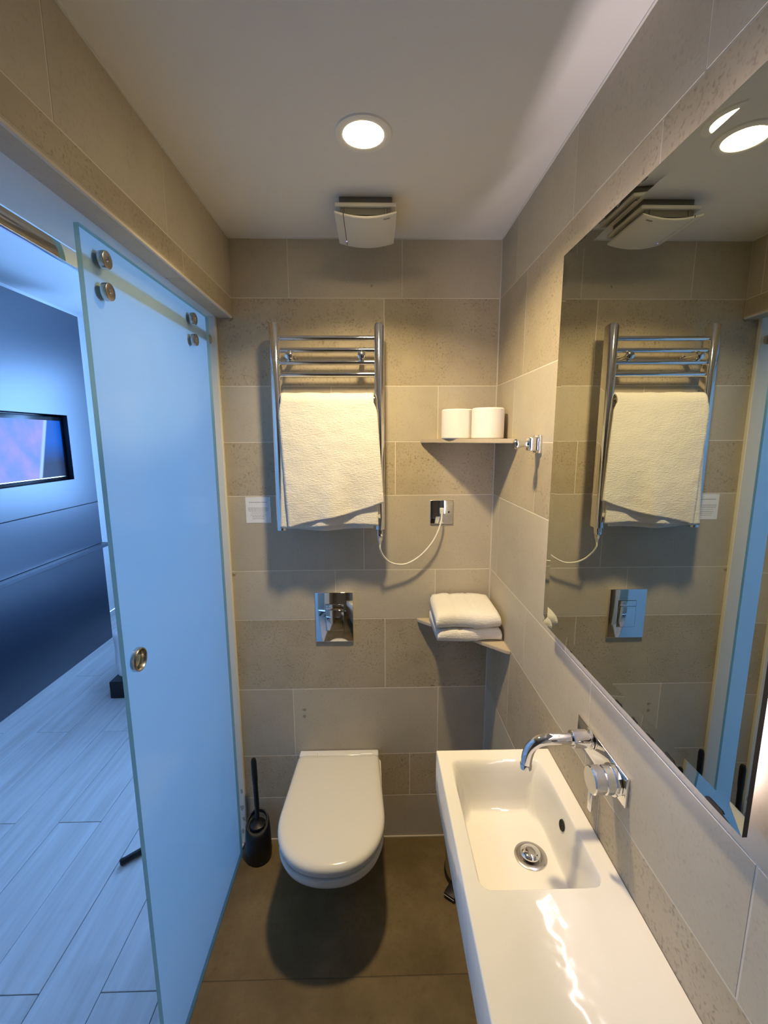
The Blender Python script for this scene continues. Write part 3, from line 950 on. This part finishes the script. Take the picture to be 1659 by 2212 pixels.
# white flex from the heater to the wall outlet
cp = [(0.020, RY - 0.002, 1.2878), (0.020, RY - 0.002, 1.272), (0.030, 1.555, 1.245), (0.052, 1.570, 1.217), (0.085, 1.580, 1.203), (0.125, 1.585, 1.206),
      (0.175, 1.588, 1.238), (0.218, 1.590, 1.290), (0.244, 1.596, 1.350), (0.250, 1.604, 1.392)]
flex = tube('power_flex', catmull(cp, 8), 0.0032, M['cord'], None, 10)
tag(flex, 'thin white cable looping from the towel rail to the chrome outlet', 'cable')
outl = empty('flex_outlet', (0.25, YB, 1.392), 'square chrome flex outlet plate on the back wall', 'outlet')
box('plate', 0.207, 0.293, YB - 0.006, YB - 0.0002, 1.348, 1.436, M['chrome'], outl, bev=0.002)
box('cord_grip', 0.2425, 0.2575, YB - 0.017, YB - 0.006, 1.386, 1.408, M['plastic'], outl, bev=0.002)
box('plate_ridge', 0.2445, 0.2460, YB - 0.0075, YB - 0.006, 1.408, 1.434, M['chrome'], outl)
for x in (0.2235, 0.2765):
    lathe('screw_head', [(0, -0.0012), (0.003, -0.0012), (0.0036, 0), (0, 0)], (x, YB - 0.006, 1.392), M['dark'], outl, 12, 'Y')

# notice on the wall
note = empty('notice', (-0.428, YB, 1.356), 'small white printed notice stuck on the back wall', 'notice')
box('paper', -0.473, -0.382, YB - 0.0009, YB - 0.0001, 1.356, 1.452, M['paper'], note)
bm = bmesh.new()
rnd = random.Random(3)
for (z, w, h) in ((1.4315, 0.066, 0.0024), (1.4105, 0.074, 0.0016), (1.4055, 0.076, 0.0016), (1.400, 0.072, 0.0016), (1.392, 0.052, 0.0014), (1.384, 0.058, 0.0014), (1.378, 0.048, 0.0014), (1.371, 0.044, 0.0014)):
    x = -0.4275 - w / 2
    while x < -0.4275 + w / 2:
        ww = rnd.uniform(0.003, 0.010)
        add_box(bm, x, min(x + ww, -0.4275 + w / 2), YB - 0.0011, YB - 0.0008, z, z + h)
        x += ww + 0.0015
link('print_lines', bm, M['grey_print'], note, (0, 0, 0))

# ================================================================== flush plate
fp = empty('flush_plate', (-0.156, YB, 0.887), 'chrome dual flush plate on the wall above the toilet', 'flush plate')
box('plate', -0.228, -0.084, YB - 0.009, YB - 0.0002, 0.887, 1.085, M['chrome'], fp, bev=0.0015)
box('button_gap', -0.1895, -0.1185, YB - 0.0094, YB - 0.0085, 0.9315, 1.0405, M['dark'], fp)
box('flush_button', -0.188, -0.120, YB - 0.0115, YB - 0.0088, 0.933, 1.016, M['chrome'], fp, bev=0.0008)
box('flush_button', -0.188, -0.120, YB - 0.0115, YB - 0.0088, 1.0175, 1.039, M['chrome'], fp, bev=0.0008)

# ================================================================== corner shelves
def corner_shelf(name, ztop, th, leg, label):
    bm = bmesh.new()
    c = (XR - 0.08, YB - 0.08, ztop - th)
    extrude_poly(bm, [(XR - 0.0005 - c[0], YB - 0.0005 - c[1], 0), (XR - leg - c[0], YB - 0.0005 - c[1], 0), (XR - leg + 0.004 - c[0], YB - 0.012 - c[1], 0),
                      (XR - 0.012 - c[0], YB - leg + 0.004 - c[1], 0), (XR - 0.0005 - c[0], YB - leg - c[1], 0)], (0, 0, th))
    bmesh.ops.bevel(bm, geom=bm.edges[:], offset=0.0015, segments=2, affect='EDGES')
    o = auto_smooth(link(name, bm, M['shelf'], None, c), 35)
    tag(o, label, 'shelf')
corner_shelf('corner_shelf', 1.6605, 0.0145, 0.272, 'triangular stone corner shelf holding two toilet rolls')
corner_shelf('corner_shelf', 0.975, 0.012, 0.280, 'triangular stone corner shelf under the folded hand towels')

# toilet rolls
def roll(x, y, label):
    t = empty('toilet_roll', (x, y, 1.6606), label, 'toilet roll', 'spare toilet rolls on the corner shelf')
    R_, r_, h = 0.054, 0.020, 0.099
    prof = [(r_, 0.001), (R_ - 0.003, 0.0), (R_, 0.003), (R_, h - 0.004), (R_ - 0.004, h), (r_, h - 0.0005)]
    bm = bmesh.new(); add_lathe(bm, prof, 40)
    for v in bm.verts:
        a = math.atan2(v.co.y, v.co.x)
        v.co.x *= 1 + 0.015 * math.sin(2 * a + x * 30); v.co.y *= 1 + 0.015 * math.cos(3 * a)
    auto_smooth(link('paper', bm, M['tissue'], t, (x, y, 1.6606)), 40)
    lathe('core', [(r_, 0.001), (r_, h - 0.001), (r_ - 0.0015, h - 0.001), (r_ - 0.0015, 0.001)], (x, y, 1.6606), M['card'], t, 24)
    return t
roll(0.290, 1.556, 'white toilet roll on the upper corner shelf, farther from the mirror')
roll(0.379, 1.490, 'white toilet roll on the upper corner shelf, nearer the mirror')

# robe hook on the right wall
hk = empty('robe_hook', (XR, 1.187, 1.62), 'square chrome robe hook on the wall beside the mirror', 'hook')
box('wall_plate', XR - 0.008, XR - 0.0002, 1.164, 1.210, 1.622, 1.670, M['chrome'], hk, bev=0.0015)
box('hook_block', XR - 0.030, XR - 0.008, 1.172, 1.202, 1.628, 1.664, M['chrome'], hk, bev=0.003)
lathe('hook_arm', [(0, 0.0), (0.0115, 0.0), (0.0135, 0.003), (0.0135, 0.012), (0.010, 0.017), (0.0085, 0.024), (0.0085, 0.032), (0.0105, 0.038), (0, 0.038)],
      (XR - 0.067, 1.187, 1.646), M['chrome'], hk, 24, 'X')

# folded hand towels on the lower shelf
def folded(name, x0, x1, y0, y1, z0, z1, seed, label, rz):
    bm = bmesh.new()
    # a folded stack: U shaped front fold built from a rounded profile swept in x
    NX = 30
    h = z1 - z0
    prof = []
    r = h / 2
    for k in range(13):
        t = -math.pi / 2 - math.pi * k / 12
        prof.append((y0 + r + r * 1.05 * math.cos(t), z0 + r + r * math.sin(t)))
    nt_ = 12
    for k in range(1, nt_ + 1):
        prof.append((y0 + r + (y1 - y0 - r) * k / nt_, z1))
    # open back with layered edges
    for k in range(1, 9):
        zz = z1 - h * k / 8
        prof.append((y1 - (0.004 if k % 2 else 0.0), zz))
    for k in range(1, nt_):
        prof.append((y1 - (y1 - y0 - r) * k / nt_, z0))
    rings = []
    cx, cyy = (x0 + x1) / 2, (y0 + y1) / 2
    for i in range(NX + 1):
        u = i / NX
        x = x0 + (x1 - x0) * u
        e = 1 - 0.22 * max(0, 1 - u / 0.06) ** 2 - 0.22 * max(0, (u - 0.94) / 0.06) ** 2
        ring = []
        for (y, z) in prof:
            zc = z0 + h * 0.5
            zz = z0 + (z - z0) * e if z > zc else z
            n1 = mnoise.noise(Vector((x * 16 + seed, y * 16, zz * 30)))
            n2 = mnoise.noise(Vector((x * 50 + seed, y * 50, zz * 60)))
            d = 0.0035 * n1 + 0.0012 * n2
            up = 1.0 if z > z0 + 0.003 else 0.0
            sag = 0.006 * math.sin(u * math.pi) * (1 if z > zc else 0)
            # a crease across the pile
            cr = -0.004 * math.exp(-((x - (x0 + 0.34 * (x1 - x0))) / 0.007) ** 2) * (1 if z > zc else 0.3) - 0.0025 * math.exp(-((x - (x0 + 0.6 * (x1 - x0))) / 0.005) ** 2)
            ring.append(bm.verts.new((x - cx, y + d - cyy + 0.004 * math.sin(u * 7 + seed), zz + (d + sag + cr) * up - z0)))
        rings.append(ring)
    m_ = len(prof)
    for a, b in zip(rings[:-1], rings[1:]):
        for k in range(m_):
            j = (k + 1) % m_
            bm.faces.new((a[k], a[j], b[j], b[k]))
    bm.faces.new(rings[0]); bm.faces.new(rings[-1][::-1])
    bmesh.ops.recalc_face_normals(bm, faces=bm.faces[:])
    o = link(name, bm, M['towel'], None, (cx, cyy, z0), smooth=True)
    o.rotation_euler.z = rz
    tag(o, label, 'towel', 'folded hand towels on the corner shelf')
    return o
folded('hand_towel', 0.210, 0.430, 1.405, 1.602, 0.976, 1.018, 2.0, 'folded white hand towel at the bottom of the pair on the shelf', 0.03)
folded('hand_towel', 0.208, 0.428, 1.402, 1.604, 1.0245, 1.076, 6.0, 'folded white hand towel on top of the pair on the shelf', -0.02)

# ================================================================== toilet
TX = -0.148
toil = empty('toilet', (TX, YB, 0.06), 'white wall-hung toilet with a closed D-shaped lid', 'toilet')
def dshape(hw_back, hw, yb, yf, ystr, n=28):
    """outline from the back left corner, around the front, to the back right corner (relative x, absolute y)"""
    pts = []
    rc = 0.018
    for k in range(5):
        t = math.pi / 2 * k / 4
        pts.append((-(hw_back - rc) - rc * math.sin(t), yb - rc + rc * math.cos(t)))
    for k in range(1, 7):
        s = k / 7
        pts.append((-(hw_back + (hw - hw_back) * s), yb - rc + (ystr - yb + rc) * s))
    for k in range(n + 1):
        t = math.pi * k / n
        cx = -math.cos(t); sx_ = math.sin(t)
        ex = 2 / 2.25
        px_ = hw * math.copysign(abs(cx) ** ex, cx)
        py_ = ystr + (yf - ystr) * abs(sx_) ** ex
        pts.append((px_, py_))
    left = pts[:11]
    for (x, y) in left[::-1]:
        pts.append((-x, y))
    return pts
def loft(name, secs, mat, parent, loc, cap0=True, cap1=True, ang=45):
    """secs: list of list of (x,y,z)"""
    bm = bmesh.new()
    rings = [[bm.verts.new((p[0] - loc[0], p[1] - loc[1], p[2] - loc[2])) for p in s] for s in secs]
    n = len(rings[0])
    for a, b in zip(rings[:-1], rings[1:]):
        for i in range(n):
            j = (i + 1) % n
            bm.faces.new((a[i], a[j], b[j], b[i]))
    if cap0: bm.faces.new(rings[0][::-1])
    if cap1: bm.faces.new(rings[-1])
    bmesh.ops.recalc_face_normals(bm, faces=bm.faces[:])
    return auto_smooth(link(name, bm, mat, parent, loc), ang)
def scaled(outl, s, z, cy, dy=0.0):
    return [(TX + x * s, cy + (y - cy) * s + dy, z) for x, y in outl]
LID = dshape(0.160, 0.176, 1.582, 1.104, 1.30)
cyl = 1.36
lid = loft('lid', [scaled(LID, 0.970, 0.3985, cyl), scaled(LID, 0.995, 0.4005, cyl), scaled(LID, 1.0, 0.408, cyl), scaled(LID, 0.995, 0.416, cyl), scaled(LID, 0.975, 0.4225, cyl),
                   scaled(LID, 0.94, 0.4265, cyl), scaled(LID, 0.87, 0.4290, cyl), scaled(LID, 0.75, 0.4302, cyl), scaled(LID, 0.55, 0.4310, cyl), scaled(LID, 0.3, 0.4312, cyl)], M['seat'], toil, (TX, cyl, 0.4))
SEAT = dshape(0.158, 0.172, 1.575, 1.112, 1.30)
loft('seat', [scaled(SEAT, 0.96, 0.380, cyl), scaled(SEAT, 0.99, 0.382, cyl), scaled(SEAT, 1.0, 0.388, cyl), scaled(SEAT, 0.995, 0.394, cyl), scaled(SEAT, 0.975, 0.3965, cyl)], M['seat'], toil, (TX, cyl, 0.38))
RIM = dshape(0.165, 0.170, 1.612, 1.120, 1.30)
def bowl_sec(z, sw, yf, yb=1.612, ystr=None):
    o_ = dshape(0.165 * sw, 0.170 * sw, yb, yf, ystr if ystr else (yf + 0.18))
    return [(TX + x, y, z) for x, y in o_]
loft('bowl', [bowl_sec(0.07, 0.50, 1.44), bowl_sec(0.085, 0.56, 1.415), bowl_sec(0.14, 0.62, 1.36), bowl_sec(0.20, 0.70, 1.285), bowl_sec(0.27, 0.84, 1.185), bowl_sec(0.32, 0.95, 1.135),
              bowl_sec(0.35, 0.995, 1.112), bowl_sec(0.368, 1.015, 1.106), bowl_sec(0.377, 1.01, 1.107), bowl_sec(0.379, 0.99, 1.12)], M['ceramic'], toil, (TX, 1.4, 0.06))
box('hinge_bar', TX - 0.158, TX + 0.158, 1.583, 1.617, 0.379, 0.417, M['seat'], toil, bev=0.006, seg=3)
for sx_ in (-1, 1):
    tube('hinge', [(TX + sx_ * 0.085, 1.588, 0.416), (TX + sx_ * 0.130, 1.588, 0.416)], 0.0075, M['seat'], toil, 14)

# ================================================================== toilet brush
BX, BY = -0.474, 1.545
br = empty('toilet_brush', (BX, BY, 0), 'black toilet brush standing in its holder by the door jamb', 'toilet brush')
bm = bmesh.new()
prof = [(0, 0.0), (0.042, 0.0), (0.049, 0.006), (0.051, 0.03), (0.049, 0.11), (0.046, 0.150), (0.042, 0.158), (0.038, 0.158), (0.036, 0.150), (0, 0.148)]
add_lathe(bm, prof, 36)
for v in bm.verts:
    if v.co.z > 0.1:
        v.co.z += (v.co.y) * 0.55 * (v.co.z - 0.1) / 0.05
auto_smooth(link('holder', bm, M['black'], br, (BX, BY, 0)), 40)
tube('handle', catmull([(BX, BY, 0.14), (BX + 0.000, BY + 0.004, 0.24), (BX - 0.004, BY + 0.012, 0.34), (BX - 0.007, BY + 0.018, 0.425)], 6), [0.0085] * 6 + [0.0095] * 6 + [0.011] * 5 + [0.0105, 0.008], M['black'], br, 16)
lathe('brush_collar', [(0, 0.0), (0.032, 0.0), (0.032, 0.006), (0.014, 0.016), (0.010, 0.024), (0, 0.024)], (BX, BY, 0.150), M['black'], br, 28)

# ================================================================== pedal bin under the basin
PX, PY = 0.352, 1.455
pb = empty('pedal_bin', (PX, PY, 0), 'small chrome pedal bin with a black base tucked beside the basin', 'pedal bin')
lathe('body', [(0, 0.018), (0.088, 0.018), (0.088, 0.245), (0.086, 0.25), (0, 0.25)], (PX, PY, 0), M['chrome_rough'], pb, 48)
lathe('base_ring', [(0, 0.0), (0.089, 0.0), (0.091, 0.004), (0.091, 0.018), (0.086, 0.022), (0, 0.022)], (PX, PY, 0), M['black'], pb, 48)
lathe('lid', [(0, 0.285), (0.04, 0.281), (0.07, 0.269), (0.086, 0.254), (0.087, 0.250), (0, 0.250)], (PX, PY, 0), M['chrome_rough'], pb, 48)
bm = bmesh.new()
add_box(bm, -0.022, 0.022, -0.045, 0.015, 0.006, 0.026, 0.004, 2)
pd = auto_smooth(link('pedal', bm, M['black'], pb, (PX - 0.064, PY - 0.070, 0)), 40)
pd.rotation_euler.z = math.radians(-38)
bm = bmesh.new()
add_box(bm, -0.020, 0.020, -0.0462, -0.0450, 0.0165, 0.0185)
o = link('pedal_trim', bm, M['plastic'], pd, None)
o.location = (0, 0, 0)

# ================================================================== wall-hung trough basin
SX0, SX1, SY0, SY1, SZ, SH = 0.154, XR - 0.001, 0.115, 1.013, 0.875, 0.115
basin = empty('basin', ((SX0 + SX1) / 2, 0.56, SZ - SH), 'long white ceramic wall basin with a side shelf beside the toilet', 'basin')
BX0, BX1, BY0, BY1 = 0.182, 0.408, 0.656, 0.980     # bowl opening
def sd_rr(x, y, x0, x1, y0, y1, r):
    cx, cy = (x0 + x1) / 2, (y0 + y1) / 2
    qx, qy = abs(x - cx) - (x1 - x0) / 2 + r, abs(y - cy) - (y1 - y0) / 2 + r
    return math.hypot(max(qx, 0), max(qy, 0)) + min(max(qx, qy), 0) - r
def basin_z(x, y):
    d = -sd_rr(x, y, BX0, BX1, BY0, BY1, 0.022)
    z = SZ
    # shallow shelf dish toward the viewer
    if d <= 0 or True:
        u = (x - 0.296) / 0.130
        w_ = max(0.0, 1 - u * u) * smoothstep(0.125, 0.20, y) * smoothstep(0.80, 0.60, y)
        z = SZ - 0.0025 * w_
    if d > 0:
        floor_ = SZ - 0.098 - 0.006 * smoothstep(0.30, 0.0, math.hypot(x - 0.318, y - 0.813))
        # steeper side walls, gentler far end
        w = 0.026 + 0.05 * smoothstep(0.88, 0.98, y)
        t = min(1.0, d / w)
        s = t * t * (3 - 2 * t)
        s = 1 - (1 - s) ** 1.25
        z = z + (floor_ - z) * s
    # outer rim rounding
    e = min(x - SX0, SX1 - x + 0.01, y - SY0, SY1 - y)
    if e < 0.0035:
        z -= 0.0035 - math.sqrt(max(0, 0.0035 ** 2 - (0.0035 - max(e, 0)) ** 2))
    return z
def axis_pts(a, b, breaks, fine, coarse, width):
    pts = [a]
    x = a
    while x < b - 1e-6:
        near = min(abs(x + fine - k) for k in breaks)
        st = fine if near < width else coarse
        x = min(b, x + st)
        pts.append(x)
    return pts
xs = axis_pts(SX0, SX1, (SX0, SX1, BX0, BX1), 0.0012, 0.006, 0.03)
ys = axis_pts(SY0, SY1, (SY0, SY1, BY0, BY1), 0.0018, 0.008, 0.03)
bm = bmesh.new()
cbs = ((SX0 + SX1) / 2, 0.56, SZ - SH)
gv = [[bm.verts.new((x - cbs[0], y - cbs[1], basin_z(x, y) - cbs[2])) for y in ys] for x in xs]
for i in range(len(xs) - 1):
    for j in range(len(ys) - 1):
        bm.faces.new((gv[i][j], gv[i + 1][j], gv[i + 1][j + 1], gv[i][j + 1]))
# skirt
loop = [gv[i][0] for i in range(len(xs))] + [gv[-1][j] for j in range(1, len(ys))] + [gv[i][-1] for i in range(len(xs) - 2, -1, -1)] + [gv[0][j] for j in range(len(ys) - 2, 0, -1)]
low = []
for v in loop:
    x, y = v.co.x, v.co.y
    low.append(bm.verts.new((x, y, 0.004)))
bot = [bm.verts.new((v.co.x * 0.96, v.co.y * 0.985, 0.0)) for v in low]
n = len(loop)
for a, b in ((loop, low), (low, bot)):
    for i in range(n):
        j = (i + 1) % n
        bm.faces.new((a[i], b[i], b[j], a[j]))
bm.faces.new(bot)
bmesh.ops.recalc_face_normals(bm, faces=bm.faces[:])
auto_smooth(link('ceramic_body', bm, M['ceramic'], basin, cbs), 50)
DX, DYY = 0.332, 0.813
dz = basin_z(DX, DYY)
dr = lathe('drain_flange', [(0.0, 0.001), (0.022, 0.0005), (0.0235, 0.003), (0.030, 0.0035), (0.034, 0.002), (0.035, -0.001)], (DX, DYY, dz), M['chrome_rough'], basin, 40)
lathe('drain_plug', [(0.0, 0.0155), (0.010, 0.015), (0.017, 0.0130), (0.0205, 0.0100), (0.021, 0.008), (0.0185, 0.0065), (0.006, 0.006), (0.006, 0.0)], (DX - 0.001, DYY, dz), M['chrome'], dr, 36)
ovx = 0.399
ovz = basin_z(ovx, 0.818)
ov = lathe('overflow_hole', [(0, -0.0015), (0.0075, -0.0015), (0.009, 0.0), (0.0105, 0.0005), (0.0115, -0.0015)], (0, 0, 0), M['dark'], basin, 24, 'Z')
ov.scale = (1, 1, 1)
ez = (basin_z(ovx + 0.003, 0.818) - basin_z(ovx - 0.003, 0.818)) / 0.006
nrm = Vector((-ez, 0, 1)).normalized()
ov.rotation_euler = nrm.to_track_quat('Z', 'Y').to_euler()
ov.location = Vector((ovx, 0.818, ovz)) + nrm * 0.0022 - Vector(basin.location)

# ================================================================== wall tap
tp = empty('basin_tap', (XR, 0.77, 1.02), 'chrome wall-mounted mixer tap with a curved spout over the basin', 'tap')
box('wall_plate', XR - 0.006, XR - 0.0003, 0.672, 0.858, 1.018, 1.076, M['chrome'], tp, bev=0.0012)
SPY, SPZ = 0.803, 1.058
sp = tube('spout', catmull([(XR - 0.006, SPY, SPZ), (0.405, SPY, SPZ), (0.365, SPY, SPZ + 0.0005), (0.345, SPY, SPZ), (0.327, SPY, SPZ - 0.006), (0.314, SPY, SPZ - 0.020), (0.3085, SPY, SPZ - 0.040), (0.307, SPY, SPZ - 0.062)], 7), 0.0112, M['chrome'], tp, 22)
lathe('spout_collar', [(0, 0.0), (0.0165, 0.0), (0.0178, 0.0015), (0.0178, 0.030), (0.0150, 0.031), (0.0150, 0.034), (0.0205, 0.035), (0.0205, 0.038), (0, 0.038)], (XR - 0.045, SPY, SPZ), M['chrome'], sp, 28, 'X')
lathe('aerator', [(0.0095, -0.001), (0.0119, -0.001), (0.0119, 0.008), (0.0112, 0.010)], (0.307, SPY, SPZ - 0.0625), M['chrome'], sp, 24, 'Z')
HY, HZ = 0.706, 1.047
hd = lathe('handle', [(0, 0.0), (0.0225, 0.0), (0.0245, 0.002), (0.0245, 0.018), (0.0225, 0.0195), (0.0225, 0.0215), (0.0245, 0.023), (0.0245, 0.037), (0.0275, 0.038), (0.0275, 0.041), (0.026, 0.042), (0.026, 0.046), (0, 0.046)], (XR - 0.053, HY, HZ), M['chrome'], tp, 36, 'X')
box('lever', XR - 0.052, XR - 0.047, HY - 0.006, HY + 0.006, HZ - 0.062, HZ - 0.0235, M['chrome'], hd, bev=0.0015)
